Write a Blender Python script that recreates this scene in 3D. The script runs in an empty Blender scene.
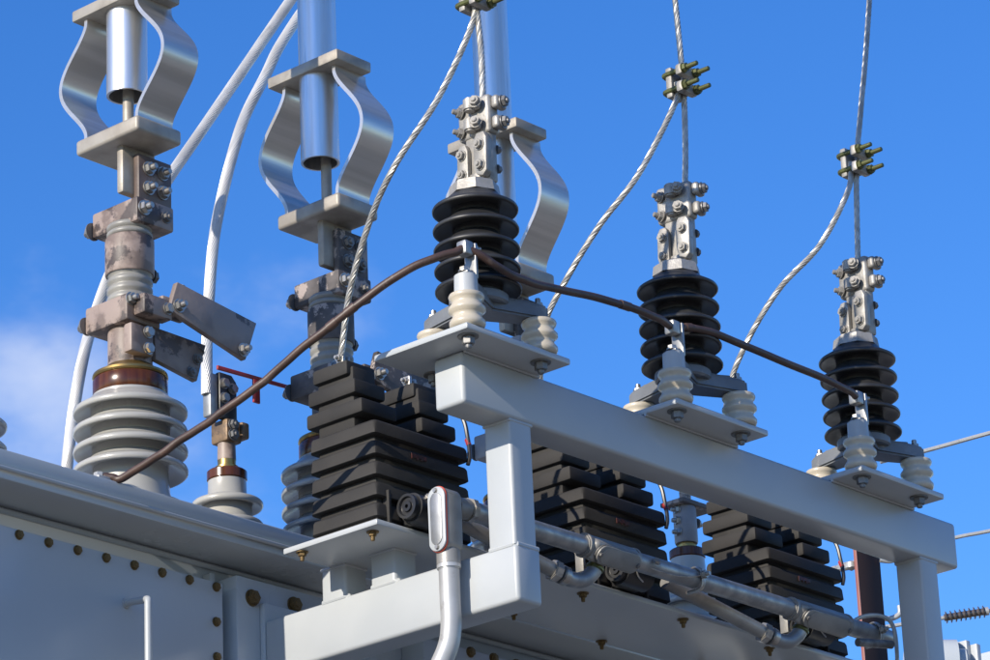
import bpy, bmesh, math, random
from mathutils import Vector, Matrix
random.seed(7)
R = math.radians
sc = bpy.context.scene
col = sc.collection

# ------------------------------------------------------------------ camera
Z0 = 3.953                      # height of the arrester base plates above the ground
cam_d = bpy.data.cameras.new('camera')
cam = bpy.data.objects.new('camera', cam_d); col.objects.link(cam)
_r = Vector((0.66885529, -0.74225298, -0.04114756))
_u = Vector((-0.24218903, -0.26990277, 0.93193185))
_f = Vector((0.70283503, 0.61336206, 0.36029143))
m = Matrix((_r, _u, -_f)).transposed().to_4x4()
m.translation = Vector((-4.5188, -4.0100, -2.35306 + Z0))
cam.matrix_world = m
cam_d.sensor_width = 36; cam_d.lens = 130.3; cam_d.clip_start = .1; cam_d.clip_end = 5000
sc.camera = cam

# ------------------------------------------------------------------ light
SUN = Vector((-1, .010, .40)).normalized()          # towards the sun
EL = math.asin(SUN.z); AZ = math.atan2(SUN.x, SUN.y)
w = bpy.data.worlds.new('World'); sc.world = w; w.use_nodes = True
nt = w.node_tree; nt.nodes.clear()
N = nt.nodes.new; L = nt.links.new
out = N('ShaderNodeOutputWorld'); bg = N('ShaderNodeBackground')
sky = N('ShaderNodeTexSky'); sky.sky_type = 'NISHITA'; sky.sun_disc = False
sky.sun_elevation = EL; sky.sun_rotation = AZ
sky.air_density = 1.0; sky.dust_density = .15; sky.ozone_density = 4.0; sky.altitude = 300
hs = N('ShaderNodeHueSaturation'); hs.inputs['Saturation'].default_value = 1.25; hs.inputs['Value'].default_value = 1.06; hs.inputs['Hue'].default_value = .513
L(sky.outputs[0], hs.inputs['Color'])
tc = N('ShaderNodeTexCoord')
mp = N('ShaderNodeMapping'); mp.inputs['Scale'].default_value = (1, 1, 1.6); mp.inputs['Location'].default_value = (6.82, -7.25, -6.600)
L(tc.outputs['Generated'], mp.inputs['Vector'])
no = N('ShaderNodeTexNoise'); no.inputs['Scale'].default_value = 3.6; no.inputs['Detail'].default_value = 7; no.inputs['Roughness'].default_value = .55
L(mp.outputs[0], no.inputs['Vector'])
cr = N('ShaderNodeMapRange'); cr.inputs['From Min'].default_value = .565; cr.inputs['From Max'].default_value = .72; cr.inputs['To Max'].default_value = .62
cr.interpolation_type = 'SMOOTHSTEP'
L(no.outputs['Fac'], cr.inputs['Value'])
mx = N('ShaderNodeMix'); mx.data_type = 'RGBA'
L(cr.outputs[0], mx.inputs['Factor']); L(hs.outputs[0], mx.inputs['A'])
mx.inputs['B'].default_value = (4.2, 4.5, 5.2, 1)
L(mx.outputs['Result'], bg.inputs['Color']); bg.inputs['Strength'].default_value = .15
L(bg.outputs[0], out.inputs[0])
sd = bpy.data.lights.new('sun', 'SUN'); sd.energy = 4.4; sd.angle = R(.5); sd.color = (1, .915, .79)
so = bpy.data.objects.new('sun', sd); col.objects.link(so)
so.rotation_euler = SUN.to_track_quat('Z', 'Y').to_euler(); so.location = (-6, 0, 9)
sc.view_settings.view_transform = 'Standard'; sc.view_settings.look = 'None'
sc.view_settings.exposure = .42; sc.view_settings.gamma = 1; sc.view_settings.use_curve_mapping = False

# ------------------------------------------------------------------ materials
def mat(name, c1, c2=None, rough=.5, metal=0., scale=8., lo=.4, hi=.6, bump=0., bscale=60., detail=5, rough2=None,
        coat=0., spec=None, stretch=None, c3=None, s3=30., lo3=.58, hi3=.64, trans=0.):
    M = bpy.data.materials.new(name); M.use_nodes = True
    t = M.node_tree; b = t.nodes['Principled BSDF']; n = t.nodes.new; l = t.links.new
    b.inputs['Roughness'].default_value = rough; b.inputs['Metallic'].default_value = metal
    b.inputs['Coat Weight'].default_value = coat; b.inputs['Coat Roughness'].default_value = .08
    b.inputs['Transmission Weight'].default_value = trans
    if spec is not None: b.inputs['Specular IOR Level'].default_value = spec
    co = n('ShaderNodeTexCoord'); mpn = n('ShaderNodeMapping')
    oi = n('ShaderNodeObjectInfo'); ad = n('ShaderNodeVectorMath'); ad.operation = 'ADD'
    sca = n('ShaderNodeVectorMath'); sca.operation = 'SCALE'; sca.inputs[0].default_value = (7.3, 3.1, 5.7)
    l(oi.outputs['Random'], sca.inputs['Scale'])
    l(co.outputs['Object'], ad.inputs[0]); l(sca.outputs[0], ad.inputs[1])
    if stretch: mpn.inputs['Scale'].default_value = stretch
    l(ad.outputs[0], mpn.inputs['Vector'])
    c2 = c2 or c1
    ns = n('ShaderNodeTexNoise'); ns.inputs['Scale'].default_value = scale; ns.inputs['Detail'].default_value = detail
    l(mpn.outputs[0], ns.inputs['Vector'])
    mr = n('ShaderNodeMapRange'); mr.inputs['From Min'].default_value = lo; mr.inputs['From Max'].default_value = hi
    l(ns.outputs['Fac'], mr.inputs['Value'])
    mxn = n('ShaderNodeMix'); mxn.data_type = 'RGBA'
    l(mr.outputs[0], mxn.inputs['Factor']); mxn.inputs['A'].default_value = (*c1, 1); mxn.inputs['B'].default_value = (*c2, 1)
    last = mxn.outputs['Result']
    if c3:
        n3 = n('ShaderNodeTexNoise'); n3.inputs['Scale'].default_value = s3; n3.inputs['Detail'].default_value = 8; n3.inputs['Roughness'].default_value = .65
        l(mpn.outputs[0], n3.inputs['Vector'])
        m3 = n('ShaderNodeMapRange'); m3.inputs['From Min'].default_value = lo3; m3.inputs['From Max'].default_value = hi3
        l(n3.outputs['Fac'], m3.inputs['Value'])
        x3 = n('ShaderNodeMix'); x3.data_type = 'RGBA'; l(m3.outputs[0], x3.inputs['Factor'])
        l(last, x3.inputs['A']); x3.inputs['B'].default_value = (*c3, 1); last = x3.outputs['Result']
    l(last, b.inputs['Base Color'])
    if rough2 is not None:
        rr = n('ShaderNodeMapRange'); rr.inputs['From Min'].default_value = .3; rr.inputs['From Max'].default_value = .7
        rr.inputs['To Min'].default_value = rough; rr.inputs['To Max'].default_value = rough2
        l(ns.outputs['Fac'], rr.inputs['Value']); l(rr.outputs[0], b.inputs['Roughness'])
    if bump:
        nb = n('ShaderNodeTexNoise'); nb.inputs['Scale'].default_value = bscale; nb.inputs['Detail'].default_value = 4
        l(mpn.outputs[0], nb.inputs['Vector'])
        bp = n('ShaderNodeBump'); bp.inputs['Strength'].default_value = bump; bp.inputs['Distance'].default_value = .002
        l(nb.outputs['Fac'], bp.inputs['Height']); l(bp.outputs[0], b.inputs['Normal'])
    return M

PAINT = mat('grey_enamel', (.372, .392, .402), (.41, .428, .434), .32, scale=5, lo=.35, hi=.65, bump=.12, bscale=35, rough2=.42, c3=(.38, .38, .36), s3=14, lo3=.66, hi3=.8)
TANK = mat('tank_enamel', (.395, .425, .445), (.435, .465, .48), .16, scale=2.2, lo=.25, hi=.75, bump=.16, bscale=7, rough2=.30)
ALU = mat('bright_aluminium', (.74, .74, .735), (.66, .66, .655), .30, .9, scale=8, rough2=.42, stretch=(10, 10, .5), c3=(.50, .50, .49), s3=5, lo3=.6, hi3=.72)
STRAP = mat('strap_aluminium', (.70, .66, .60), (.57, .535, .48), .28, .78, scale=5, rough2=.36, stretch=(.25, .6, 9))
CASTAL = mat('cast_aluminium', (.36, .342, .312), (.27, .255, .23), .45, .4, scale=22, rough2=.6, bump=.35, bscale=160, c3=(.17, .155, .135), s3=40, lo3=.6, hi3=.75)
PADM = mat('weathered_bar', (.37, .335, .28), (.28, .25, .21), .45, .3, scale=16, rough2=.6, bump=.2, bscale=90, c3=(.25, .22, .19), s3=22, lo3=.6, hi3=.75)
GALV = mat('galvanised', (.36, .36, .355), (.26, .265, .27), .36, .7, scale=30, rough2=.55, bump=.1, bscale=80, c3=(.44, .43, .40), s3=9, lo3=.56, hi3=.7)
FITT = mat('fitting_grey', (.27, .262, .245), (.21, .205, .195), .42, .3, scale=20, rough2=.55, bump=.2, bscale=120)
ZINC = mat('zinc_hardware', (.50, .48, .44), (.32, .30, .275), .3, .85, scale=60, rough2=.5)
BOLTD = mat('dull_steel', (.24, .235, .23), (.15, .145, .14), .42, .6, scale=60, rough2=.6)
BRASSB = mat('tarnished_bolt', (.25, .165, .065), (.10, .068, .032), .38, .6, scale=70, rough2=.7, bump=.3, bscale=200)
OLIVE = mat('olive_plating', (.15, .155, .055), (.10, .105, .045), .4, .5, scale=60)
POLY = mat('black_silicone', (.020, .020, .021), (.034, .034, .034), .30, 0, scale=14, rough2=.5, c3=(.075, .072, .068), s3=20, lo3=.6, hi3=.85)
EPOXY = mat('cast_epoxy', (.023, .0214, .0198), (.032, .0296, .0272), .62, 0, spec=.28, scale=10, rough2=.75, bump=.15, bscale=120, c3=(.042, .038, .034), s3=16, lo3=.6, hi3=.86)
BLACKP = mat('black_plastic', (.018, .018, .019), (.03, .03, .03), .35, 0, scale=20)
PORC = mat('grey_porcelain', (.345, .335, .305), (.37, .36, .325), .24, 0, scale=6, rough2=.38, coat=.25, c3=(.26, .25, .225), s3=10, lo3=.6, hi3=.85)
PORCS = mat('sky_porcelain', (.24, .245, .24), (.29, .29, .28), .2, 0, scale=6, rough2=.34, coat=.3)
CREAM = mat('cream_porcelain', (.46, .405, .315), (.50, .445, .35), .26, 0, scale=9, rough2=.4, coat=.2, c3=(.33, .285, .22), s3=14, lo3=.6, hi3=.85)
AMBER = mat('amber_seal', (.050, .014, .005), (.095, .030, .008), .22, 0, scale=12, spec=.4, stretch=(5, 5, .4))
BRASS = mat('brass_flange', (.42, .29, .10), (.26, .175, .065), .26, .9, scale=30, rough2=.5)
PINK = mat('pinkish_compound', (.28, .215, .18), (.165, .122, .10), .5, 0, scale=20, lo=.46, hi=.56, bump=.4, bscale=60, detail=8, c3=(.065, .048, .042), s3=17, lo3=.54, hi3=.585)
FLAG = mat('stained_bar', (.255, .205, .178), (.175, .136, .118), .5, 0, scale=9, lo=.44, hi=.56, bump=.3, bscale=60, detail=8, c3=(.085, .066, .058), s3=11, lo3=.575, hi3=.605)
ARMM = mat('dark_galvanised', (.185, .195, .205), (.145, .152, .16), .42, .2, scale=12, rough2=.55, bump=.25, bscale=90, c3=(.27, .265, .25), s3=20, lo3=.58, hi3=.7)
THREAD = mat('dull_thread', (.27, .262, .235), (.21, .20, .18), .42, 0, scale=18, bump=.15)
COPPER = mat('dull_copper', (.24, .155, .085), (.13, .088, .055), .5, .4, scale=40, bump=.3, bscale=120, c3=(.07, .05, .04), s3=26, lo3=.56, hi3=.64)
DARKC = mat('dark_compound', (.060, .054, .054), (.115, .102, .098), .6, 0, spec=.25, scale=14, bump=.35, bscale=70, detail=8, c3=(.33, .275, .245), s3=19, lo3=.54, hi3=.575)
GREYC = mat('grey_compound', (.26, .25, .25), (.18, .175, .18), .5, 0, scale=12, bump=.3, bscale=70, c3=(.40, .33, .30), s3=17, lo3=.6, hi3=.66)
BROWNC = mat('brown_corroded', (.125, .092, .078), (.085, .062, .054), .5, 0, scale=14, bump=.3, bscale=70, c3=(.25, .20, .17), s3=18, lo3=.58, hi3=.66)
CABLEB = mat('brown_jacket', (.075, .042, .031), (.05, .029, .023), .48, 0, scale=18, bump=.2, bscale=90, c3=(.13, .10, .085), s3=26, lo3=.62, hi3=.75)
WIRE = mat('aluminium_strand', (.47, .45, .41), (.34, .325, .295), .36, .6, scale=40, rough2=.5)
SLEEVE = mat('pale_sleeve', (.46, .46, .45), (.38, .38, .375), .34, .35, scale=14, rough2=.5, c3=(.28, .27, .26), s3=30, lo3=.58, hi3=.7)
WHITEC = mat('oxidised_strand', (.62, .615, .60), (.50, .495, .485), .36, .3, scale=14, rough2=.5, c3=(.36, .355, .35), s3=24, lo3=.62, hi3=.75)
RED = mat('red_paint', (.36, .022, .016), (.28, .02, .018), .4, 0, scale=30)
REDG = mat('red_gasket', (.50, .07, .035), None, .5)
RUSTRED = mat('faded_red_mark', (.11, .022, .014), (.045, .02, .018), .5, 0, scale=90)
COLM = mat('dark_brown_steel', (.045, .028, .026), (.032, .022, .022), .8, 0, scale=3, bump=.1, spec=.15)
COL_LIT = mat('column_sunlit_red', (.24, .085, .065), (.19, .065, .05), .5, 0, scale=5)  # sunlit side of the steel column, the light put into the colour
BROWNP = mat('brown_porcelain', (.085, .072, .068), (.11, .094, .088), .2, 0, scale=5, coat=.5)
GRAVEL = mat('gravel', (.195, .168, .132), (.265, .230, .183), .9, 0, scale=1.2, lo=.35, hi=.65, bump=.6, bscale=30, c3=(.20, .19, .17), s3=25, lo3=.5, hi3=.65)

# ------------------------------------------------------------------ mesh helpers
class MB:
    def __init__(s): s.bm = bmesh.new()
    def _add(s, b, mw=None):
        if mw is not None: bmesh.ops.transform(b, matrix=mw, verts=b.verts)
        me = bpy.data.meshes.new('tmp'); b.to_mesh(me); b.free(); s.bm.from_mesh(me); bpy.data.meshes.remove(me); return s
    def box(s, lo, hi, bev=0., seg=2, mw=None, vert_only=None):
        b = bmesh.new(); bmesh.ops.create_cube(b, size=1)
        lo, hi = Vector(lo), Vector(hi); c = (lo + hi) / 2; d = hi - lo
        for v in b.verts: v.co = Vector((v.co.x * d.x, v.co.y * d.y, v.co.z * d.z)) + c
        if bev:
            ed = b.edges[:]
            if vert_only is not None: ed = [e for e in ed if abs((e.verts[0].co - e.verts[1].co).normalized()[vert_only]) > .9]
            bmesh.ops.bevel(b, geom=ed, offset=bev, segments=seg, profile=.5, affect='EDGES')
        return s._add(b, mw)
    def cyl(s, a, c, r, r2=None, n=24, bev=0.):
        a, c = Vector(a), Vector(c); d = c - a
        b = bmesh.new(); bmesh.ops.create_cone(b, cap_ends=True, segments=n, radius1=r, radius2=r if r2 is None else r2, depth=d.length)
        if bev:
            ed = [e for e in b.edges if abs((e.verts[0].co - e.verts[1].co).z) < 1e-6]
            bmesh.ops.bevel(b, geom=ed, offset=bev, segments=2, affect='EDGES')
        return s._add(b, Matrix.Translation((a + c) / 2) @ d.to_track_quat('Z', 'Y').to_matrix().to_4x4())
    def lathe(s, prof, o=(0, 0, 0), n=48, mw=None, close=False):
        b = bmesh.new(); rings = []
        for r, z in prof:
            rings.append([b.verts.new((o[0] + r * math.cos(2 * math.pi * k / n), o[1] + r * math.sin(2 * math.pi * k / n), o[2] + z)) for k in range(n)])
        pairs = list(zip(rings, rings[1:])) + ([(rings[-1], rings[0])] if close else [])
        for p, q in pairs:
            for k in range(n): b.faces.new((p[k], p[(k + 1) % n], q[(k + 1) % n], q[k]))
        if not close:
            b.faces.new(rings[0][::-1]); b.faces.new(rings[-1])
        bmesh.ops.recalc_face_normals(b, faces=b.faces)
        return s._add(b, mw)
    def tube(s, path, r, n=14, caps=True, rfun=None):
        path = [Vector(p) for p in path]; b = bmesh.new(); rings = []; fr = frames(path)
        for i, (p, (t, u, v)) in enumerate(zip(path, fr)):
            rr = rfun(i / (len(path) - 1)) * r if rfun else r
            rings.append([b.verts.new(p + (u * math.cos(2 * math.pi * k / n) + v * math.sin(2 * math.pi * k / n)) * rr) for k in range(n)])
        for p, q in zip(rings, rings[1:]):
            for k in range(n): b.faces.new((p[k], p[(k + 1) % n], q[(k + 1) % n], q[k]))
        if caps: b.faces.new(rings[0][::-1]); b.faces.new(rings[-1])
        bmesh.ops.recalc_face_normals(b, faces=b.faces)
        return s._add(b)
    def prism(s, poly, ax, lo, hi, bev=0., seg=2):
        b = bmesh.new(); i, j = [(1, 2), (0, 2), (0, 1)][ax]
        def pt(p, d):
            v = [0, 0, 0]; v[i], v[j], v[ax] = p[0], p[1], d; return v
        A = [b.verts.new(pt(p, lo)) for p in poly]; B = [b.verts.new(pt(p, hi)) for p in poly]; n = len(poly)
        b.faces.new(A[::-1]); b.faces.new(B)
        for k in range(n): b.faces.new((A[k], A[(k + 1) % n], B[(k + 1) % n], B[k]))
        bmesh.ops.recalc_face_normals(b, faces=b.faces)
        if bev: bmesh.ops.bevel(b, geom=b.edges[:], offset=bev, segments=seg, profile=.5, affect='EDGES')
        return s._add(b)
    def mesh(s, name, material, base=(0, 0, 0), ang=32):
        bmesh.ops.translate(s.bm, verts=s.bm.verts, vec=-Vector(base))
        me = bpy.data.meshes.new(name); s.bm.to_mesh(me); s.bm.free()
        me.materials.append(material)
        me.polygons.foreach_set('use_smooth', [True] * len(me.polygons))
        me.set_sharp_from_angle(angle=R(ang)); me.update()
        return me
    def part(s, name, material, root, ang=32, parent=None):
        """mesh given in scene coordinates, parented under root (or under a part of root)"""
        me = s.mesh(name, material, root['_b'], ang)
        o = bpy.data.objects.new(name, me); col.objects.link(o); o.parent = parent or root
        return o

def frames(path):
    T = []
    for i in range(len(path)):
        a = path[max(i - 1, 0)]; c = path[min(i + 1, len(path) - 1)]; T.append((c - a).normalized())
    u = T[0].cross(Vector((0, .3, 1))); u = u.normalized() if u.length > 1e-3 else T[0].cross(Vector((1, 0, 0))).normalized()
    fr = []
    for t in T:
        u = (u - t * u.dot(t)).normalized(); fr.append((t, u, t.cross(u)))
    return fr
def smooth(pts, n=10):
    P = [Vector(p) for p in pts]; P = [P[0] * 2 - P[1]] + P + [P[-1] * 2 - P[-2]]; o = []
    for i in range(1, len(P) - 2):
        for k in range(n):
            t = k / n; a, b, c, d = P[i - 1:i + 3]
            o.append(.5 * ((2 * b) + (c - a) * t + (2 * a - 5 * b + 4 * c - d) * t * t + (3 * b - a - 3 * c + d) * t ** 3))
    o.append(P[-2]); return o
def resample(path, step):
    o = [path[0]]; acc = 0
    for a, b in zip(path, path[1:]):
        d = (b - a).length
        if d < 1e-9: continue
        x = step - acc
        while x <= d: o.append(a.lerp(b, x / d)); x += step
        acc = (acc + d) % step
    o.append(path[-1]); return o
def strands(mb, path, Rc, k=7, pitch=.075, n=6):
    path = resample([Vector(p) for p in path], .006); fr = frames(path); rs = Rc * (.40 if k < 10 else 4.2 / k); L_ = 0.; ph = [0.]
    for a, b in zip(path, path[1:]): L_ += (b - a).length; ph.append(L_)
    for j in range(k):
        q = []
        for p, (t, u, v), l_ in zip(path, fr, ph):
            a = 2 * math.pi * (j / k + l_ / pitch); q.append(p + (u * math.cos(a) + v * math.sin(a)) * (Rc - rs))
        mb.tube(q, rs, n)
    return mb

def tag(o, label, cat, group=None, kind=None):
    if label: o['label'] = label
    if cat: o['category'] = cat
    if group: o['group'] = group
    if kind: o['kind'] = kind
    return o
def thing(name, base, label, cat, group=None):
    o = bpy.data.objects.new(name, None); col.objects.link(o); o.empty_display_size = .05
    o.location = Vector(base) + Vector((0, 0, Z0)); o['_b'] = list(base)
    return tag(o, label, cat, group)
def single(name, mb, material, base, label, cat, group=None, kind=None):
    o = bpy.data.objects.new(name, mb.mesh(name, material, base)); col.objects.link(o)
    o.location = Vector(base) + Vector((0, 0, Z0)); return tag(o, label, cat, group, kind)
def copy_tree(o, parent=None):
    c = o.copy(); col.objects.link(c)
    if parent: c.parent = parent
    for ch in list(o.children): copy_tree(ch, c)
    return c
def twin(root, d, label):
    c = copy_tree(root); c.location = root.location + Vector(d); c['label'] = label; return c

# shared hardware meshes, built along +Z with unit-ish size (thread radius 1)
def _hw():
    H = {}
    def hexm(nm, M, stud, head=1.3, washer=2.1, dome=False):
        b = MB(); b.cyl((0, 0, 0), (0, 0, .35), washer, n=20)
        b.cyl((0, 0, .35), (0, 0, .35 + head), 1.75, 1.7, n=6, bev=.12)
        if stud: b.cyl((0, 0, .35 + head), (0, 0, .35 + head + stud), .95, .85, n=12, bev=.15)
        H[nm] = b.mesh('bolt', M)
    hexm('zinc', ZINC, .0); hexm('zinc_stud', ZINC, 1.6); hexm('zinc_long', ZINC, 4.5)
    hexm('dark', BOLTD, .6); hexm('dark_long', BOLTD, 1.0, 1.9, 2.7)
    hexm('brass', BRASSB, .25, 1.1, 2.0); hexm('brass_long', BRASSB, 2.0, 1.5, 2.6); hexm('cast', CASTAL, .6); hexm('cast_stud', CASTAL, 1.6); hexm('castd', BOLTD, .2)
    hexm('olive', OLIVE, 4.6, 1.4, 1.9)
    return H
HW = _hw()
def bolt(root, p, d, size, kind='zinc', name='bolt', parent=None):
    o = bpy.data.objects.new(name, HW[kind]); col.objects.link(o); o.parent = parent or root
    o.location = Vector(p) - Vector(root['_b'])
    q = Vector(d).to_track_quat('Z', 'Y'); o.rotation_mode = 'QUATERNION'
    o.rotation_quaternion = q @ Matrix.Rotation(random.uniform(0, 1), 3, 'Z').to_quaternion(); o.scale = (size, size, size)
    return o

X, Y, Z = Vector((1, 0, 0)), Vector((0, 1, 0)), Vector((0, 0, 1))

# ------------------------------------------------------------------ ground
gb = MB(); b = bmesh.new(); bmesh.ops.create_grid(b, x_segments=40, y_segments=40, size=1500); gb._add(b)
single('ground', gb, GRAVEL, (0, 0, 0), 'grey gravel yard below the equipment', 'ground', kind='structure').location = (0, 0, 0)

# ------------------------------------------------------------------ transformer tank
tk = thing('transformer_tank', (0, .9, -Z0 + .35), 'big grey steel transformer tank with bolted panels and overhanging cover flange', 'transformer')
MB().box((-1.9, .690, -.2125), (2.1, 1.85, -.178), .004).part('cover_plate', TANK, tk)
MB().box((-1.9, .697, -.2325), (2.1, 1.84, -.2130), .003).part('cover_flange', TANK, tk)
MB().tube([(-1.9, .6915, -.2140), (2.1, .6915, -.2140)], .0042, 10).part('weld_bead', PAINT, tk)
MB().box((-1.85, .822, -3.55), (2.05, 1.80, -.2330), .006).part('wall', TANK, tk)
MB().tube([(-1.85, .818, -.241), (2.05, .818, -.241)], .006, 10).part('weld_bead', TANK, tk)
MB().box((-1.3, .757, -1.25), (.112, .8215, -.2945), .003).part('access_panel', TANK, tk)
for k in range(18): bolt(tk, (.0935 - .0712 * k, .757, -.3055), -Y, .0048, 'brass')
for k in range(1, 12): bolt(tk, (.0925, .757, -.3055 - .070 * k), -Y, .0048, 'brass')
MB().box((.120, .800, -1.6), (.134, .8215, -.260), .003).part('stiffener', TANK, tk)
MB().box((.145, .753, -.90), (.400, .8215, -.2705), .004).part('bracket_plate', TANK, tk)
MB().box((.205, .738, -.90), (.400, .7525, -.318), .004).part('bracket_plate', TANK, tk)
for x, z in ((.185, -.3105), (.300, -.3027), (.175, -.60), (.30, -.60)): bolt(tk, (x, .7525, z), -Y, .0085, 'brass')
MB().box((.68, .757, -1.25), (1.95, .8215, -.2945), .003).part('access_panel', TANK, tk)
for k in range(12): bolt(tk, (.8203 + .0712 * k, .757, -.3010), -Y, .0058, 'brass')
h = thing('grab_handle', (-.119, .757, -.87), 'pale grey bent rod handle on the bolted tank panel', 'handle')
MB().tube(smooth([(-.140, .764, -.384), (-.146, .730, -.388), (-.156, .690, -.396), (-.166, .670, -.402), (-.170, .665, -.415), (-.170, .665, -.48), (-.170, .665, -.87), (-.168, .672, -.90), (-.150, .764, -.905)], 6), .0070, 12).part('rod', PAINT, h)
MB().cyl((-.140, .7568, -.384), (-.140, .753, -.384), .0105, n=20).part('foot', PAINT, h)

# ------------------------------------------------------------------ support frame
fr_ = thing('support_frame', (.235, .4, -.467), 'welded grey rectangular tube frame carrying arresters and black transformers', 'frame')
MB().box((.0748, .0814, -.115), (1.640, .1544, -.0135), .0075, 3).part('rail', PAINT, fr_)
for x in (.2036, 1.503):
    MB().box((x, .085, -.3575), (x + .0615, .1505, -.1145), .006, 3, vert_only=2).part('post', PAINT, fr_)
    MB().box((x, .0828, -.467), (x + .0682, .7375 if x < 1 else .8215, -.357), .008, 3).part('crossbeam', PAINT, fr_)
    for y in (.517, .387):
        MB().box((x, y, -.3585), (x + .0615, y + .065, -.2925), .007, 3, vert_only=2).part('stub', PAINT, fr_)
        MB().tube([(x + .0645, y - .001, -.3575), (x + .006, y - .001, -.3575), (x + .0055, y + .003, -.3575), (x + .0055, y + .064, -.3575)], .0062, 10).part('weld_bead', PAINT, fr_)
        MB().tube([(x + .060, y + .001, -.2935), (x + .001, y + .001, -.2935), (x + .001, y + .064, -.2935)], .0035, 8).part('weld_bead', PAINT, fr_)
    MB().tube([(x + .0645, .0885, -.3575), (x + .0065, .0885, -.3575), (x + .0055, .092, -.3575), (x + .0055, .150, -.3575)], .0064, 10).part('weld_bead', PAINT, fr_)
    MB().tube([(x + .0615, .0862, -.1165), (x, .0862, -.1165), (x, .150, -.1165)], .0035, 8).part('weld_bead', PAINT, fr_)
MB().box((.078, .312, -.292), (1.60, .558, -.280), .003).part('shelf_plate', PAINT, fr_)
for i in range(3):
    x = .6 * i
    MB().box((x, 0, -.013), (x + .287, .234, 0), .0035).part('base_plate', PAINT, fr_)
    MB().tube([(x + .08, .0805, -.0145), (x + .287, .0805, -.0145)] if i == 0 else [(x, .0805, -.0145), (x + .287, .0805, -.0145)], .003, 8).part('weld_bead', PAINT, fr_)
    for bx, by in ((.032, .027), (.232, .027), (.132, .205)):
        bolt(fr_, (x + bx, by, -.0132), -Z, .0072, 'dark_long')
    for bx, by in ((.104, .348), (.092, .521), (.392, .545), (.40, .334)):
        bolt(fr_, (x + bx, by, -.2925), -Z, .0046, 'brass_long')

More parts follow.
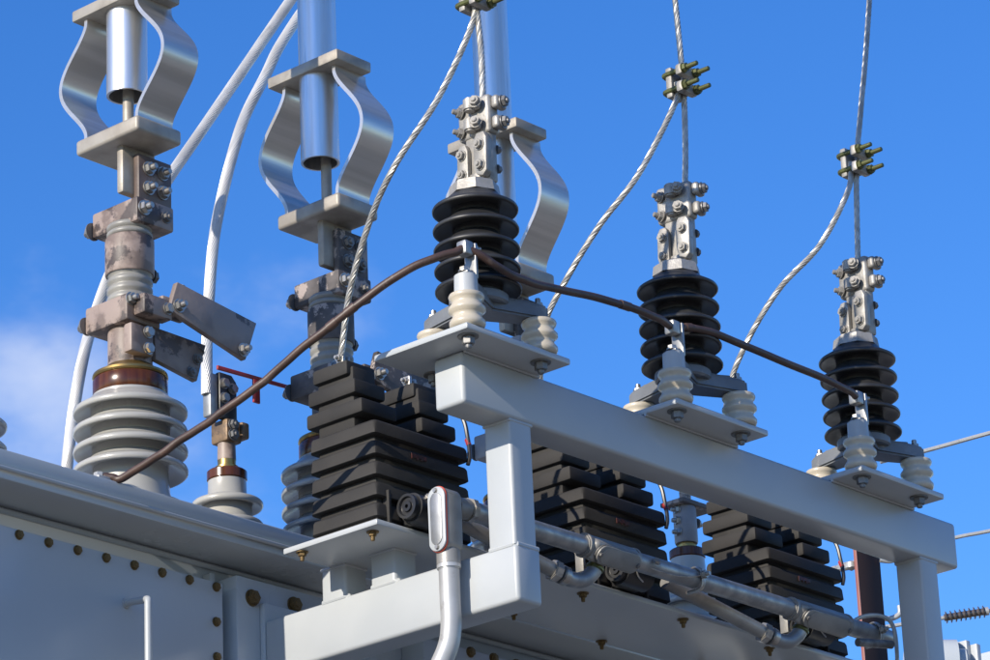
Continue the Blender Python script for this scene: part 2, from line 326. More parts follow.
# ------------------------------------------------------------------ surge arresters
def arrester(label):
    ax, ay = .132, .085
    t = thing('surge_arrester', (ax, ay, 0), label, 'surge arrester', 'surge arresters standing on the frame rail')
    O = (ax, ay, 0)
    MB().lathe([(.0450, .098), (.0450, .312)], O, 40).part('core', POLY, t)
    for k in range(5):
        z = .1205 + k * .0406
        MB().lathe([(.0445, z + .000), (.052, z - .001), (.064, z - .003), (.0745, z - .0055), (.0790, z - .0062), (.0812, z - .0045), (.0815, z - .001), (.0800, z + .0018), (.070, z + .0080), (.058, z + .015), (.0500, z + .0225), (.0445, z + .030)], O, 64).part('shed', POLY, t, 60)
    cp = MB(); cp.cyl((ax, ay, .308), (ax, ay, .334), .050, .046, n=8, bev=.003); cp.cyl((ax, ay, .330), (ax, ay, .342), .030, .026, n=24, bev=.002)
    cp.box((ax + .004, ay - .022, .336), (ax + .030, ay + .020, .362), .004); cap = cp.part('cap', CASTAL, t)
    # vertical terminal: flat bar, lower lug plates, upper cable clamp
    tb = MB(); tb.box((.142, .052, .338), (.166, .112, .450), .005); tb.box((.138, .046, .436), (.168, .126, .516), .007, 3); tb.cyl((.156, .084, .34), (.156, .084, .36), .024, n=20, bev=.003)
    tb.part('terminal_bar', CASTAL, t)
    lg = MB().prism([(.046, .352), (.056, .343), (.072, .350), (.077, .37), (.077, .420), (.069, .434), (.050, .434), (.044, .42)], 0, .124, .1415, .003).part('lug_plate', CASTAL, t)
    bolt(t, (.124, .060, .366), -X, .0056, 'cast', parent=lg); bolt(t, (.124, .060, .408), -X, .0056, 'cast', parent=lg)
    lg = MB().prism([(.098, .346), (.122, .346), (.126, .360), (.124, .412), (.117, .424), (.103, .424), (.097, .41)], 0, .130, .1415, .003).part('lug_plate', CASTAL, t)
    bolt(t, (.130, .111, .362), -X, .005, 'cast', parent=lg); bolt(t, (.130, .111, .402), -X, .0054, 'cast', parent=lg)
    for z in (.368, .408):
        bolt(t, (.1665, .056, z), X + Vector((0, -.35, 0)), .0045, 'dark')
    for z in (.456, .498):
        k = MB(); k.box((.124, .062, z - .012), (.1375, .094, z + .012), .005, 3); k.cyl((.128, .084, z - .013), (.128, .084, z + .013), .013, n=16, bev=.003)
        k = k.part('clamp_keeper', CASTAL, t)
        bolt(t, (.124, .066, z), Vector((-.9, -.3, .15)), .0060, 'cast', parent=k)
        bolt(t, (.138, .114, z - .004), Vector((-.9, .45, .12)), .0060, 'cast_stud', parent=k)
        k = MB().box((.144, .030, z - .013), (.176, .0465, z + .013), .006, 3).part('clamp_ear', CASTAL, t)
        bolt(t, (.160, .0305, z), Vector((.25, -1, 0)), .0062, 'dark', parent=k)
    # three-armed cast base on small insulators
    hub = MB(); hub.lathe([(.052, .086), (.056, .090), (.056, .104), (.046, .112)], O, 40); hub.part('base_hub', ARMM, t)
    for px, py in ((.032, .027), (.232, .027), (.132, .200)):
        d = Vector((px - ax, py - ay, 0)); L_ = d.length; d.normalize(); s_ = Vector((-d.y, d.x, 0))
        mw = Matrix((d, s_, Z)).transposed().to_4x4(); mw.translation = (ax, ay, 0)
        a = MB(); b = bmesh.new()
        zs = ((.066, .034, .0215), (.095, .029, .019)); prof = []
        V = []
        for (z, w0, w1) in zs:
            V.append([b.verts.new((x_, y_, z if x_ > .05 else z + (.006 if z < .07 else .012))) for x_, y_ in ((.0, -w0), (L_ - .005, -w1), (L_ + .014, -w1 * .75), (L_ + .019, 0), (L_ + .014, w1 * .75), (L_ - .005, w1), (0, w0))])
        b.faces.new(V[0][::-1]); b.faces.new(V[1])
        for q in range(7): b.faces.new((V[0][q], V[0][(q + 1) % 7], V[1][(q + 1) % 7], V[1][q]))
        bmesh.ops.recalc_face_normals(b, faces=b.faces); bmesh.ops.bevel(b, geom=b.edges[:], offset=.004, segments=2, affect='EDGES')
        a._add(b, mw); a.box((.02, -.004, .09), (L_ - .015, .004, .108), .003, mw=mw); a.part('base_arm', ARMM, t)
        i = MB(); i.lathe([(.026, .0), (.031, .002), (.0335, .008), (.0335, .013), (.029, .019), (.0265, .024), (.029, .029), (.0345, .034), (.0345, .040), (.029, .047), (.0275, .052), (.032, .057), (.0335, .062), (.032, .066)], (px, py, 0), 40)
        i.part('insulator', CREAM, t, 60)
        if (px, py) != (.032, .027): bolt(t, (px, py, .0935), Z, .0062, 'zinc_stud')
    bolt(t, (.205, .045, .094), Z, .006, 'dark')
    # ground terminal post on the front insulator
    g = MB(); g.lathe([(.0225, .066), (.0215, .104), (.018, .106)], (.032, .027, 0), 28); g.part('ground_post', PAINT, t)
    s1 = MB(); s1.box((.040, .008, .098), (.047, .036, .168), .002); s1.box((.018, .010, .1045), (.047, .036, .110), .002); st = s1.part('ground_strap', GALV, t)
    bolt(t, (.026, .024, .1105), Z, .0055, 'zinc', parent=st)
    cl = MB(); cl.box((.016, .010, .142), (.0395, .034, .170), .004); cl = cl.part('ground_clamp', GALV, t)
    bolt(t, (.0475, .020, .160), X + Vector((0, -.5, .1)), .0048, 'zinc_stud', parent=cl)
    return t
a1 = arrester('surge arrester with black sheds on the leftmost, nearest base plate')
a2 = twin(a1, (.6, 0, 0), 'surge arrester with black sheds in the middle of the three')
a3 = twin(a1, (1.2, 0, 0), 'surge arrester with black sheds on the rightmost base plate')
bpy.context.view_layer.update()
for root, ang in ((a2, 7), (a3, -6)):                      # each terminal is turned a little differently on its cap
    for ch in root.children:
        if ch.name.split('.')[0] in ('terminal_bar', 'lug_plate', 'clamp_keeper', 'clamp_ear', 'cap') or (ch.name.startswith('bolt') and ch.location.z > .3):
            q_ = Matrix.Rotation(R(ang), 4, 'Z') @ ch.matrix_basis; ch.rotation_mode = 'QUATERNION'; ch.matrix_basis = q_

# ------------------------------------------------------------------ voltage transformers
def vt(label):
    t = thing('voltage_transformer', (.22, .41, -.28), label, 'instrument transformer', 'black ribbed instrument transformers on the shelf')
    MB().box((.105, .3365, -.280), (.341, .4855, -.085), .006).part('core', EPOXY, t)
    for k in range(5):
        zt = -.0755 - .041 * k
        r_ = MB(); b = bmesh.new(); lo, hi = (.092, .3235), (.354, .4985); c = .008
        lv = [(zt - .0295, .0022), (zt - .0275, -.0005), (zt - .006, .0008), (zt - .002, .0026), (zt, .006)]
        rings = []
        for z, ins in lv:
            x0, y0, x1, y1 = lo[0] + ins, lo[1] + ins, hi[0] - ins, hi[1] - ins
            rings.append([b.verts.new((x, y, z)) for x, y in ((x0 + c, y0), (x1 - c, y0), (x1 - c * .3, y0 + c * .3), (x1, y0 + c), (x1, y1 - c), (x1 - c, y1), (x0 + c, y1), (x0, y1 - c), (x0, y0 + c), (x0 + c * .3, y0 + c * .3))])
        n_ = len(rings[0]); b.faces.new(rings[0][::-1]); b.faces.new(rings[-1])
        for p, q in zip(rings, rings[1:]):
            for j in range(n_): b.faces.new((p[j], p[(j + 1) % n_], q[(j + 1) % n_], q[j]))
        bmesh.ops.recalc_face_normals(b, faces=b.faces); r_._add(b); r_.part('rib', EPOXY, t, 40)
    MB().box((.098, .329, -.280), (.348, .493, -.268), .003).part('foot', EPOXY, t)
    for side in (0, 1):
        def mxx(x): return x if side == 0 else .446 - x
        def bx(mb, x0, x1, *a, **k):
            X0, X1 = sorted((mxx(x0), mxx(x1))); (y0, z0), (y1, z1) = a
            return mb.box((X0, y0, z0), (X1, y1, z1), **k)
        nk = MB(); bx(nk, .101, .164, (.384, -.08), (.480, .05), bev=.006); nk.part('bushing_core', EPOXY, t)
        for x0, x1, y0, y1, zt in ((.0905, .189, .354, .502, -.0245), (.0905, .177, .371, .4965, .0190), (.0905, .170, .390, .483, .061)):
            nk = MB(); bx(nk, x0, x1, (y0, zt - .0305), (y1, zt), bev=.006, seg=2); nk.part('slab', EPOXY, t)
        nk = MB(); nk.box((mxx(.13) - .012, .424, .061), (mxx(.13) + .012, .450, .069), .002); nk.box((mxx(.13) - .010, .428, .069), (mxx(.13) - .002, .446, .092), .002)
        nk.box((mxx(.13) + .004, .428, .069), (mxx(.13) + .011, .446, .088), .002)
        tm = nk.part('terminal', ZINC, t); bolt(t, (mxx(.13) - .010, .437, .082), -X, .004, 'zinc_stud', parent=tm)
    # secondary terminal housing along the front
    c = MB(); c.cyl((.146, .2905, -.2495), (.232, .2905, -.2505), .0285, n=32, bev=.004); c.box((.158, .2905, -.277), (.228, .324, -.225), .006); hs_ = c.part('terminal_housing', BLACKP, t)
    c = MB().lathe([(.024, 0), (.024, .010), (.019, .010), (.017, .005), (.011, .005), (.010, .009), (.004, .009), (.003, 0)], n=28, mw=Matrix.Translation((.1455, .2905, -.2495)) @ (-X).to_track_quat('Z', 'Y').to_matrix().to_4x4()).part('hub_ring', BLACKP, t, parent=hs_)
    bolt(t, (.178, .272, -.228), Vector((-.2, -1, .9)), .0038, 'zinc_stud', parent=hs_)
    MB().tube(smooth([(.176, .266, -.222), (.168, .262, -.236), (.172, .2605, -.262), (.19, .263, -.272)], 5), .0016, 6).part('seal_wire', ZINC, t, parent=hs_)
    MB().box((.118, .3175, -.280), (.1255, .3345, -.213), .002).part('front_fin', EPOXY, t)
    MB().box((.268, .3175, -.280), (.2755, .3345, -.213), .002).part('front_fin', EPOXY, t)
    # illegible faded red maker's mark on the front
    mk = MB(); x = .190
    for wd, h0 in ((.004, 0), (.009, .003), (.004, 0), (.007, .004), (.004, 0), (.010, .003)): mk.box((x, .3215, -.1345 + h0), (x + wd, .3242, -.1235), 0); x += wd + .0006
    mk.part('maker_mark', RUSTRED, t)
    MB().tube(smooth([(.316, .437, .07), (.352, .40, .055), (.366, .35, .00), (.366, .335, -.05), (.358, .325, -.09), (.352, .325, -.11)], 6), .0042, 8).part('lead_wire', BLACKP, t)
    MB().tube([(.366, .337, -.052), (.3645, .331, -.066)], .0052, 8).part('red_band', RED, t)
    return t
v1 = vt('black ribbed epoxy transformer nearest the camera, beside the upright conduit')
twin(v1, (.6, 0, 0), 'black ribbed epoxy transformer in the middle, behind the left frame post')
twin(v1, (1.2, 0, 0), 'black ribbed epoxy transformer farthest right on the shelf')

# ------------------------------------------------------------------ big porcelain bushings with clamps
BACK = Vector((.0465, .050, .0265))      # the whole row stands this much further back on the cover
def bushing(dx, comp, comp2, flag, porc, label):
    ax, ay = -.088 + dx, .8
    t = thing('transformer_bushing', (ax, ay, -.21), label, 'bushing', 'large bushings in a row on the tank cover')
    O = (ax, ay, 0)
    MB().lathe([(.118, -.210), (.118, -.196), (.108, -.192), (.108, -.180)], O, 48).part('mounting_ring', PAINT, t)
    for k in range(6):
        a = k * math.pi / 3 + .3; bolt(t, (ax + .113 * math.cos(a), ay + .113 * math.sin(a), -.196), Z, .0055, 'zinc')
    MB().lathe([(.084, -.180), (.076, -.150), (.073, -.10), (.078, 0), (.076, .03), (.074, .050)], O, 56).part('porcelain_core', porc, t, 60)
    for k in range(4):
        z = .0185 - .0405 * k
        MB().lathe([(.080, z + .002), (.088, z + .000), (.098, z - .004), (.105, z - .0085), (.1085, z - .0095), (.1112, z - .007), (.1118, z - .002), (.1105, z + .002), (.104, z + .006), (.094, z + .011), (.085, z + .017), (.080, z + .024)], O, 72).part('shed', porc, t, 70)
    MB().lathe([(.071, .048), (.0735, .052), (.0735, .080), (.071, .085)], O, 56).part('amber_seal', AMBER, t)
    MB().lathe([(.072, .0855), (.0745, .089), (.0735, .094), (.055, .104), (.046, .112)], O, 56).part('brass_flange', BRASS, t)
    MB().lathe([(.0425, .105), (.044, .112), (.044, .185), (.0425, .19)], O, 40).part('terminal_barrel', comp, t)
    MB().box((ax - .052, ay - .060, .120), (ax + .008, ay - .036, .180), .005).part('barrel_clamp', comp, t)
    for z in (.133, .167): bolt(t, (ax - .008, ay - .0605, z), -Y, .006, 'zinc')
    # lower clamp block
    bl = MB(); bl.box((ax - .056, ay - .052, .186), (ax + .034, ay + .070, .242), .005); bl.part('clamp_block', comp, t)
    bl = MB().box((ax - .040, ay - .085, .196), (ax + .036, ay - .0525, .238), .005).part('clamp_block', comp, t)
    bolt(t, (ax - .046, ay - .0525, .230), -Y, .0065, 'zinc_stud'); bolt(t, (ax - .050, ay + .0705, .206), Y, .007, 'dark_long')
    bolt(t, (ax + .022, ay - .0855, .217), -Y, .006, 'zinc')
    pr_ = []; z = .243
    while z < .302: pr_ += [(.041, z), (.0455, z + .004), (.0455, z + .012), (.041, z + .016)]; z += .019
    MB().lathe(pr_, O, 40).part('threaded_stud', THREAD, t, 50)
    MB().lathe([(.0475, .304), (.049, .307), (.049, .378), (.047, .383)], O, 40).part('sleeve', comp, t)
    bolt(t, (ax + .048, ay - .01, .315), X, .0075, 'dark')
    MB().lathe([(.041, .384), (.0455, .388), (.0455, .394), (.041, .398), (.0455, .402), (.0455, .408), (.042, .412)], O, 40).part('threaded_stud', THREAD, t, 50)
    # upper clamp block and bolted adapter plate
    MB().box((ax - .030, ay - .055, .402), (ax + .070, ay + .078, .455), .005).part('clamp_block', comp, t)
    bolt(t, (ax - .012, ay - .0555, .432), -Y, .0075, 'zinc_stud'); bolt(t, (ax + .048, ay - .0555, .428), -Y, .006, 'dark'); bolt(t, (ax - .026, ay + .0785, .418), Y, .007, 'dark_long')
    ad = MB().box((ax - .004, ay - .032, .4555), (ax + .086, ay - .016, .562), .003).part('adapter_plate', comp2, t)
    for bx_ in (.022, .060):
        for z in (.492, .534): bolt(t, (ax + bx_, ay - .0325, z), -Y, .0072, 'zinc_stud' if comp is PINK else 'dark', parent=ad)
    # two slanting flat bars on the right of the lower clamp
    p1 = MB().prism([(ax + .041, .277), (ax + .019, .213), (ax + .2255, .159), (ax + .258, .246)], 1, .706, .720, .002).part('slanting_bar', flag, t)
    for x_, z_ in ((.043, .226), (.218, .178)): bolt(t, (ax + x_, .7058, z_), -Y, .0068, 'zinc_stud', parent=p1)
    bolt(t, (ax + .062, .7205, .262), Y * -1 + Z * 2, .0055, 'dark_long', parent=p1); bolt(t, (ax + .245, .7205, .232), Vector((.6, 0, 1)), .0055, 'dark', parent=p1)
    MB().box((ax + .010, .716, .205), (ax + .075, .738, .245), .004).part('bar_spacer', comp, t)
    p2 = MB().prism([(ax + .020, .190), (ax + .024, .122), (ax + .135, .104), (ax + .160, .187)], 1, .752, .766, .002).part('slanting_bar', flag, t)
    for x_, z_ in ((.118, .118), (.135, .150)): bolt(t, (ax + x_, .7518, z_), -Y, .0055, 'dark', parent=p2)
    bolt(t, (ax + .148, .760, .172), Vector((.5, 0, 1)), .0055, 'dark', parent=p2)
    t.location += BACK * (1 + .08 * dx); return t
bushing(0, PINK, BROWNC, FLAG, PORC, 'grey porcelain bushing with pinkish clamps at the far left')
bushing(.570, DARKC, DARKC, DARKC, PORCS, 'porcelain bushing with dark flaking clamps behind the nearest black transformer')
bushing(1.140, GREYC, DARKC, PINK, PORCS, 'porcelain bushing with grey clamps behind the leftmost arrester')

def expansion(dx, label, dz=0., xs=0.):
    ax, ay = -.090 + dx, .8
    t = thing('expansion_connector', (ax, ay, .57), label, 'connector', 'curved aluminium strap connectors under the bus tubes')
    MB().box((ax - .060, ay - .091, .572), (ax + .062, ay + .092, .605), .007, 3).part('lower_pad', PADM, t)
    MB().box((ax - .058 + xs, ay - .104, .876 + dz), (ax + .048 + xs, ay + .106, .901 + dz), .004).part('upper_bar', PADM, t)
    for s_ in (-1, 1):
        pts = []; n = 40
        for k in range(n + 1):
            q = k / n; z = .6045 + (.272 + dz) * q
            f = (0.5 - .5 * math.cos(2 * math.pi * min(max((q - .04) / .92, 0), 1))); f = f ** .8
            pts.append((ay + s_ * (.075 + .077 * f), z))
        b = bmesh.new(); th = .0044; rows = []
        for k, (y_, z_) in enumerate(pts):
            y0, z0 = pts[max(k - 1, 0)]; y1, z1 = pts[min(k + 1, n)]; ty, tz = y1 - y0, z1 - z0; l_ = math.hypot(ty, tz); ny, nz = -tz / l_ * th, ty / l_ * th
            rows.append([b.verts.new((x_, y_ + g * ny, z_ + g * nz)) for x_, g in ((ax - .047, -1), (ax + .047, -1), (ax + .047, 1), (ax - .047, 1))])
        for p, q in zip(rows, rows[1:]):
            for j in range(4): b.faces.new((p[j], p[(j + 1) % 4], q[(j + 1) % 4], q[j]))
        b.faces.new(rows[0][::-1]); b.faces.new(rows[-1]); bmesh.ops.recalc_face_normals(b, faces=b.faces)
        sb = MB(); sb._add(b); sb.part('strap', STRAP, t)
    MB().cyl((ax, ay, .600), (ax, ay, .90), .0115, n=20).part('guide_rod', PADM, t)
    tn = MB(); tn.box((ax - .030, ay - .0155, .470), (ax + .060, ay + .004, .580), .006); tn.part('tongue', PADM, t)
    t.location += BACK * (1 + .08 * dx) + Vector((0, 0, .005)); return t
expansion(0, 'curved aluminium strap connector topmost left above the pinkish clamps')
expansion(.570, 'curved aluminium strap connector in the middle above the dark clamps', .030, -.008)
expansion(1.140, 'curved aluminium strap connector half hidden behind the leftmost arrester', .050, -.004)
for dx, lb in ((0, 'short visible bright aluminium bus tube at the top left corner'), (.570, 'aluminium bus tube rising out of the frame left of centre'), (1.140, 'aluminium bus tube behind the leftmost arrester terminal')):
    c = MB(); x = -.095 + dx
    z0 = .690 + .035 * dx; c.lathe([(.0415, z0), (.0415, 3.4), (.0365, 3.4), (.0365, z0)], (x - .014 * (dx > 0), .8, 0), 56, close=True)
    single('bus_tube', c, ALU, (x, .8, .69), lb, 'bus tube', 'vertical aluminium bus tubes').location += BACK * (1 + .08 * dx) + Vector((.002, 0, .006))

# ------------------------------------------------------------------ small bushings
def small_bushing(ax, ay, zg, label, sheds, lug=True):
    t = thing('low_voltage_bushing', (ax, ay, -.21), label, 'bushing', 'small bushings on the tank cover')
    O = (ax, ay, 0)
    MB().lathe([(.082, -.210), (.082, -.197), (.070, -.192)], O, 40).part('mounting_ring', PAINT, t)
    MB().lathe([(.056, -.195), (.050, zg - .06), (.0405, zg - .05), (.0395, zg - .012)], O, 48).part('porcelain_core', PORC, t, 50)
    for z in sheds: MB().lathe([(.046, z - .004), (.056, z - .006), (.066, z - .010), (.0705, z - .010), (.0735, z - .006), (.0735, z), (.070, z + .004), (.058, z + .009), (.046, z + .014)], O, 56).part('shed', PORC, t, 70)
    MB().lathe([(.038, zg - .012), (.0415, zg - .009), (.0415, zg + .008), (.038, zg + .011)], O, 40).part('amber_seal', AMBER, t)
    MB().lathe([(.024, zg + .010), (.024, zg + .020), (.019, zg + .022), (.019, zg + .036)], O, 28).part('brass_stud', BRASS, t)
    MB().lathe([(.0195, zg + .034), (.0185, zg + .072)], O, 28).part('stud_sleeve', PINK, t)
    t.location += BACK; return t
t = small_bushing(.318, .95, .017, 'small white bushing between the two large bushings with a black lug', (-.044, -.09, -.14))
c = MB(); c.box((.296, .925, .086), (.340, .975, .135), .006); c.box((.330, .915, .096), (.352, .945, .132), .005); cl = c.part('stud_clamp', COPPER, t)
for z in (.100, .122): bolt(t, (.312, .9245, z), -Y, .006, 'dark', parent=cl)
lg = MB().prism([(.286, .135), (.336, .135), (.336, .222), (.322, .236), (.286, .236)], 1, .935, .949, .003).part('lug_plate', BLACKP, t)
for x, z in ((.298, .212), (.322, .205), (.298, .180)): bolt(t, (x, .9345, z), -Y, .0058, 'zinc', parent=lg)
MB().prism([(.262, .135), (.285, .135), (.285, .23), (.262, .23)], 1, .938, .962, .004).part('cable_lug', GALV, t)
t = small_bushing(1.640, .80, .086, 'small bushing with a grey connector between middle and right black transformers', (.02, -.03, -.08, -.13))
c = MB(); c.lathe([(.0255, .112), (.027, .116), (.027, .196), (.025, .200)], (1.640, .8, 0), 28); c.part('connector_barrel', GREYC, t)
for z in (.136, .164, .190): bolt(t, (1.618, .800, z), Vector((-1, .6, 0)), .0058, 'zinc_stud')
bolt(t, (1.668, .79, .165), X, .006, 'zinc_stud')
MB().box((1.60, .77, .2005), (1.72, .84, .212), .003).part('connector_pad', DARKC, t)
MB().box((1.622, .785, .2125), (1.65, .80, .33), .003).part('connector_tongue', DARKC, t)
t = small_bushing(-.541, .75, -.075, 'grey porcelain bushing whose edge just shows at the left border', (-.130, -.175))

# ------------------------------------------------------------------ pale cables on the left
c = MB(); strands(c, smooth([(.90, 1.0, 1.66), (.581, 1.0, 1.208), (.376, 1.0, .911), (.183, 1.0, .632), (.080, 1.0, .470), (.029, 1.0, .3775), (-.033, 1.0, .199), (-.0724, 1.0, -.020), (-.083, 1.0, -.208)], 10), .0122, 20, .26, 6)
single('power_cable', c, WHITEC, (-.083, 1., -.208), 'thick pale cable passing behind the pinkish bushing down to the tank', 'cable', 'thick pale power cables').location += BACK
c = MB(); strands(c, smooth([(.90, .95, 1.62), (.547, .95, 1.130), (.450, .95, .965), (.370, .95, .810), (.2945, .95, .558), (.268, .95, .327), (.2635, .95, .1835)], 10), .0122, 16, .22, 6)
single('power_cable', c, WHITEC, (.2635, .95, .1835), 'thick pale cable running down to the small bushing lug', 'cable', 'thick pale power cables').location += BACK

rt = thing('red_strap', (.29, .90, .2), 'red T-shaped strap bridging the small bushing and the dark clamp', 'strap')
MB().prism([(.243, .219), (.243, .228), (.495, .236), (.495, .228)], 1, .895, .900, .001).part('crosspiece', RED, rt)
MB().box((.345, .894, .172), (.363, .8995, .223), .001).part('stem', RED, rt); rt.location += BACK

# ------------------------------------------------------------------ line conductors, clamps, jumpers
tops = (((.1757, .082, .50), (.172, .083, .62), (.160, .085, .74), (.157, .09, .95), (.19, .12, 1.6), (.30, .2, 2.9)),
        ((.785, .082, .50), (.792, .083, .62), (.795, .085, .757), (.788, .086, .95), (.765, .09, 1.45), (.72, .1, 2.6)),
        ((1.372, .082, .50), (1.378, .083, .62), (1.392, .085, .757), (1.43, .086, .91), (1.50, .088, 1.19), (1.78, .10, 2.4)))
tops = tuple(tuple((x - (.012, .005, 0, 0, 0, 0)[k], y, z) for k, (x, y, z) in enumerate(p)) for p in tops)
jumps = (((.1505, .089, .74), (.155, .090, .687), (.107, .14, .532), (.061, .22, .398), (.083, .31, .319), (.106, .39, .205), (.1235, .437, .078)),
         ((.780, .09, .757), (.7745, .09, .714), (.7046, .14, .55), (.665, .22, .447), (.645, .30, .3456), (.640, .36, .26), (.690, .42, .16), (.7235, .437, .078)),
         ((1.377, .09, .757), (1.3585, .09, .685), (1.3086, .14, .559), (1.262, .22, .471), (1.2416, .30, .369), (1.240, .36, .27), (1.290, .42, .16), (1.3235, .437, .078)))
where = ('leftmost', 'middle', 'rightmost')
for i in range(3):
    c = MB(); strands(c, smooth(tops[i], 12), .0064, 7, .075)
    single('line_conductor', c, WIRE, tops[i][0], f'stranded aluminium conductor rising from the {where[i]} arrester terminal', 'wire', 'stranded conductors above the arresters')
    c = MB(); strands(c, smooth(jumps[i], 12), .0064, 7, .075)
    single('jumper_wire', c, WIRE, jumps[i][-1], ('stranded jumper drooping to the nearest black transformer', 'stranded jumper drooping behind the leftmost arrester base', 'stranded jumper drooping behind the middle arrester base')[i], 'wire', 'stranded jumpers to the black transformers')
    px, py, pz = [(a + b_) / 2 for a, b_ in zip(tops[i][2], jumps[i][0])]
    t = thing('parallel_clamp', (px, py, pz), f'bolted parallel clamp with olive studs above the {where[i]} arrester', 'clamp', 'bolted parallel wire clamps')
    c = MB(); c.box((px - .020, py + .006, pz - .034), (px + .020, py + .022, pz + .034), .004); c.part('back_plate', CASTAL, t)
    for dz in (-.019, .019):
        c = MB(); c.box((px - .026, py - .026, pz + dz - .012), (px + .026, py - .0085, pz + dz + .012), .005); kp = c.part('keeper', CASTAL, t)
        for dx_ in (-.019, .019):
            bolt(t, (px + dx_, py - .026, pz + dz), -Y, .0058, 'olive', parent=kp)
        MB().tube(smooth([(px - .019, py - .01, pz + dz), (px - .019, py + .020, pz + dz), (px - .014, py + .028, pz + dz), (px, py + .030, pz + dz), (px + .014, py + .028, pz + dz), (px + .019, py + .020, pz + dz), (px + .019, py - .01, pz + dz)], 4), .0055, 10).part('u_bolt', OLIVE, t)

gp = [(-.236, .712, -.1675), (-.227, .700, -.1690), (-.2181, .685, -.1730), (-.2080, .635, -.1580), (-.2000, .590, -.1440), (-.1900, .548, -.1240), (-.1810, .497, -.1085), (-.1730, .455, -.0910), (-.1560, .390, -.0610), (-.1450, .350, -.0380), (-.1350, .300, -.0100), (-.1183, .235, .0239), (-.0931, .165, .0670), (-.0630, .100, .1057), (-.0326, .055, .1272), (.0023, .028, .1435), (.028, .020, .156), (.058, .004, .142), (.0973, -.004, .1265), (.1528, -.004, .1227), (.2234, 0, .1278), (.33, .001, .141), (.4425, 0, .151), (.5509, .002, .1535), (.600, .014, .156), (.628, .020, .157), (.680, .010, .1665), (.7456, .002, .167), (.8937, 0, .1623), (1.0758, 0, .1600), (1.1862, .008, .1580), (1.228, .020, .157), (1.265, .024, .156)]
gc = thing('ground_cable', gp[0], 'brown jacketed ground cable looping from the tank past all three arresters', 'cable')
gs = smooth(gp, 8); c = MB(); c.tube([p_ + Vector((0, 0, .0005 * math.sin(i * .71) + .0005 * math.sin(i * .23 + 1))) for i, p_ in enumerate(gs)], .0077, 14); c.part('jacket', CABLEB, gc)
for i_ in (88, 92, 176, 205):
    c = MB(); c.tube(gs[i_:i_ + 3], .0090, 14); c.part('tape_band', CABLEB, gc)
c = MB(); c.box((-.262, .698, -.1778), (-.205, .740, -.1705), .002); c.cyl((-.240, .722, -.1705), (-.240, .722, -.157), .010, n=6, bev=.001); c.part('end_lug', SLEEVE, gc)
# ------------------------------------------------------------------ conduit
cd = thing('electrical_conduit', (.19, .22, -.4), 'galvanised conduit run with oval covered boxes behind the left post', 'conduit')
CY, CZ = .22, -.2545
MB().cyl((.20, CY, CZ), (.562, CY, CZ), .0188, n=28).part('pipe', GALV, cd)
MB().cyl((.70, CY, CZ), (1.215, CY, CZ), .0188, n=28).part('pipe', GALV, cd)
MB().cyl((1.395, CY, CZ), (1.56, CY, CZ), .0188, n=28).part('pipe', GALV, cd)
def oval(mb, c, h, wd, ax, d0, d1, bev=.002):
    p = []
    for k in range(24):
        a = 2 * math.pi * k / 24; p.append((wd * math.cos(a), (h - wd) * (1 if math.sin(a) >= 0 else -1) + wd * math.sin(a)))
    return p
# upright corner box with its riser
p = oval(None, 0, .0635, .0215, 0, 0, 0)
lb_ = MB().prism([(CY + a, -.291 + z) for a, z in p], 0, .148, .190, .004).part('conduit_body', FITT, cd)
MB().prism([(CY + a * 1.0, -.291 + z * 1.012) for a, z in p], 0, .1455, .1478, 0).part('gasket', REDG, cd, parent=lb_)
MB().prism([(CY + a * .99, -.291 + z * .985) for a, z in p], 0, .1405, .1454, .0018).part('cover', PAINT, cd, parent=lb_)
MB().prism([(CY + a * .66, -.291 + z * .80) for a, z in p], 0, .1385, .1403, .0008).part('cover_panel', GALV, cd, parent=lb_)
for z in (-.236, -.346): bolt(cd, (.1404, CY, z), -X, .0025, 'zinc', parent=lb_)
MB().cyl((.188, CY, CZ - .004), (.225, CY, CZ), .0205, n=28, bev=.003).part('hub', FITT, cd)
MB().cyl((.226, CY, CZ), (.242, CY, CZ), .0235, n=8, bev=.002).part('locknut', ZINC, cd)
MB().cyl((.170, CY, -.345), (.170, CY, -.378), .0225, n=28, bev=.003).part('hub', FITT, cd)
MB().cyl((.170, CY, -.372), (.170, CY, -.384), .0225, n=28, bev=.002).part('collar', SLEEVE, cd)
MB().tube(smooth([(.170, CY, -.376), (.170, CY, -.44), (.170, CY, -.49), (.166, .226, -.53), (.152, .245, -.58), (.135, .27, -.64), (.12, .29, -.75), (.12, .29, -1.6)], 8), .0195, 24).part('riser_pipe', SLEEVE, cd)
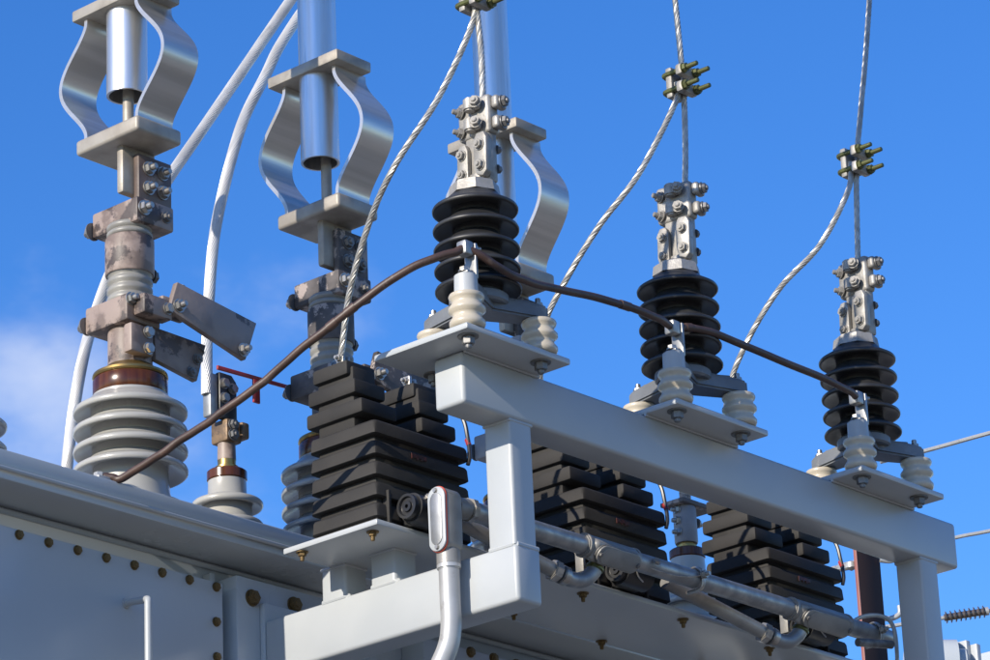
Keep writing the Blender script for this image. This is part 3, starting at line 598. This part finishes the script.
# tee boxes on the run, covers facing down and out
for x0, x1 in ((.560, .705), (1.213, 1.398)):
    xm = (x0 + x1) / 2; hl = (x1 - x0) / 2
    body = MB(); body.cyl((x0, CY, CZ), (x1, CY, CZ), .0232, n=28, bev=.004)
    rot = Matrix.Translation((xm, CY, CZ)) @ Matrix.Rotation(R(38), 4, 'X')
    body.box((-hl * .93, -.0275, -.0225), (hl * .93, 0, .0225), .010, 3, mw=rot)
    body = body.part('conduit_body', FITT, cd)
    p = oval(None, 0, hl * .86, .0205, 0, 0, 0)
    def plate(sc_, d0, d1, bev): 
        mbp = MB(); b_ = MB(); b_.prism([(z * sc_, a * sc_) for a, z in p], 1, d0, d1, bev)
        me = bpy.data.meshes.new('t'); b_.bm.to_mesh(me); b_.bm.free(); q = bmesh.new(); q.from_mesh(me); bpy.data.meshes.remove(me); return mbp._add(q, rot)
    plate(1.02, -.0302, -.0277, 0).part('gasket', BOLTD, cd, parent=body)
    plate(1.0, -.0352, -.0304, .0018).part('cover', FITT, cd, parent=body)
    plate(.86, -.0366, -.0354, .0008).part('cover_panel', FITT, cd, parent=body)
    for s_ in (-1, 1):
        q = rot @ Vector((s_ * hl * .76, -.0352, 0)); bolt(cd, q, rot.to_3x3() @ Vector((0, -1, 0)), .0026, 'castd', parent=body)
    for xx in (x0 - .006, x1 - .006): MB().cyl((xx, CY, CZ), (xx + .012, CY, CZ), .0245, n=28, bev=.003).part('collar', FITT, cd)
    # outlet elbow dropping from the box and the slanting pipe from the previous transformer
    ex = x0 - .022 if x0 < 1 else x0 - .03
    el = smooth([(x0 + .045, CY + .004, CZ - .022), (x0 + .036, CY + .010, CZ - .045), (x0 + .014, CY + .018, CZ - .063), (x0 - .015, CY + .024, CZ - .066), (x0 - .03, CY + .026, CZ - .062)], 5)
    MB().tube(el, .0155, 20).part('elbow', GALV, cd)
    a_, b__ = Vector(el[4]), Vector(el[2]); MB().cyl(a_ + (b__ - a_) * .1, b__, .0182, n=24, bev=.002).part('compression_ring', OLIVE, cd)
    d_ = Vector((-1, .16, .26)).normalized(); s0 = Vector(el[-1])
    MB().cyl(s0 - d_ * .006, s0 + d_ * .010, .0190, n=24, bev=.002).part('compression_nut', ZINC, cd)
    MB().cyl(s0 + d_ * .016, s0 + d_ * .034, .0215, n=8, bev=.002).part('compression_nut', ZINC, cd)
    MB().cyl(s0 + d_ * .03, s0 + d_ * .30, .0150, n=24).part('slanting_pipe', FITT, cd)
    MB().box((x0 + .062, CY + .055, -.280), (x0 + .069, CY + .075, -.222), .001).part('hanger_bar', FITT, cd)
# pipe hangers
for x in (.90, 1.50):
    k = MB(); k.tube(smooth([(x, CY + .02, -.279), (x, CY - .016, -.277), (x, CY - .0225, CZ), (x, CY - .016, CZ + .016), (x, CY, CZ + .0225), (x, CY + .016, CZ + .014)], 5), .0042, 8)
    k.part('pipe_strap', ZINC, cd)
    bolt(cd, (x, CY - .024, CZ + .004), -Y, .005, 'zinc_stud')
MB().tube(smooth([(.700, .245, -.232), (.735, .210, -.262), (.79, .196, -.272), (.86, .20, -.262), (.896, .196, -.252)], 6), .0016, 6).part('seal_wire', ZINC, cd)
bolt(cd, (.752, .196, -.255), Vector((-.3, -1, .6)), .0042, 'zinc')
MB().tube(smooth([(1.43, .25, -.25), (1.46, .215, -.225), (1.50, .190, -.223), (1.52, .180, -.245), (1.525, .18, -.30), (1.53, .19, -.36)], 6), .0045, 8).part('bond_wire', SLEEVE, cd)
MB().cyl((1.40, .19, -.298), (1.50, .175, -.288), .009, n=14).part('bond_clamp', BOLTD, cd)

# ------------------------------------------------------------------ far background
F = Vector
def far(dx, px, py):     # direction helper: point at depth dx (m) for a place in the far yard
    d = _f + _r * ((px - 495) / 3583.25) - _u * ((py - 330) / 3583.25); q = Vector((-4.5188, -4.0100, -2.35306)) + d * dx; return q
q = far(14, 866, 544)
cl = thing('steel_column', (q.x, q.y, -Z0), 'dark brown steel column standing far behind the right post', 'column')
c = MB(); c.box((q.x - .075, q.y - .007, -Z0), (q.x + .075, q.y + .007, q.z), .001); c.part('shaft', COLM, cl)
MB().box((q.x - .080, q.y - .0075, -Z0), (q.x - .0755, q.y + .0075, q.z), .001).part('sunlit_edge', COL_LIT, cl)  # thin strip coloured as the column's sunlit face
for py_, s_ in ((566, -1), (560, 1), (618, 1)):
    e = far(14, 852 if s_ < 0 else 880, py_); k = MB()
    if s_ < 0: k.tube([e, e + Vector((-.05, .06, -.012))], .014, 10); k.lathe([(.001, -.022), (.022, -.01), (.022, .01), (.001, .022)], e + Vector((-.005, .0, 0)), 16)
    else: k.tube(smooth([e, e + Vector((.03, -.03, -.004)), e + Vector((.05, -.06, .012)), e + Vector((.052, -.062, .045))], 4), .011, 10)
    k.part('white_hook', SLEEVE, cl)
def farwire(d, pts, r, lb):
    P_ = [far(d, *p) for p in pts]; c = MB(); c.tube(smooth(P_, 6), r, 8); single('distant_wire', c, SLEEVE, P_[0], lb, 'wire', 'distant wires at the right edge')
farwire(30, ((880, 462), (925, 451), (990, 433), (1120, 398)), .019, 'distant pale wire crossing the sky right of the rightmost arrester')
farwire(30, ((838, 566), (950, 539), (990, 531), (1120, 505)), .017, 'distant pale wire passing behind the right end of the rail')
s0, s1 = far(30, 944, 618), far(30, 986, 611.5); st = thing('insulator_string', s0, 'distant brown ribbed strain insulator right of the right post', 'insulator')
dv = s1 - s0
MB().tube([far(30, 880, 628), s0], .018, 8).part('end_rod', SLEEVE, st); MB().tube([s1, far(30, 1120, 590)], .018, 8).part('end_rod', SLEEVE, st)
MB().tube([s0, s1], .030, 12).part('core', BROWNP, st)
for k in range(9):
    p0 = s0 + dv * (k + .5) / 9.; MB().cyl(p0 - dv * .018, p0 + dv * .018, .058, .050, n=20, bev=.006).part('disc', BROWNP, st)
MB().cyl(s1 - dv * .02, s1 + dv * .06, .036, n=14).part('end_cap', SLEEVE, st)
bq = far(12, 956, 700); bt = thing('distant_tank', (bq.x, bq.y, -Z0), 'distant grey oil tank with white fins at the bottom right corner', 'tank')
a_, b__ = far(12, 905, 668), far(12, 960, 668); MB().cyl(a_, b__ + (b__ - a_) * .1, .095, n=40, bev=.03).part('drum', TANK, bt)
for pxx in (966, 976):
    e = far(12, pxx, 672); MB().box((e.x - .012, e.y - .02, e.z - .3), (e.x + .012, e.y + .02, e.z + .105 - .012 * (pxx - 966) / 10), .003).part('fin', PAINT, bt)
e = far(12.2, 990, 690); MB().box((e.x - .02, e.y - .6, e.z - 1.), (e.x + .6, e.y + .04, e.z + .13), .01).part('box', TANK, bt)
MB().box((bq.x - .1, bq.y - .4, -Z0), (bq.x + .3, bq.y + .1, bq.z - .1), .02).part('stand', TANK, bt)

for o in bpy.data.objects:
    if '_b' in o: del o['_b']
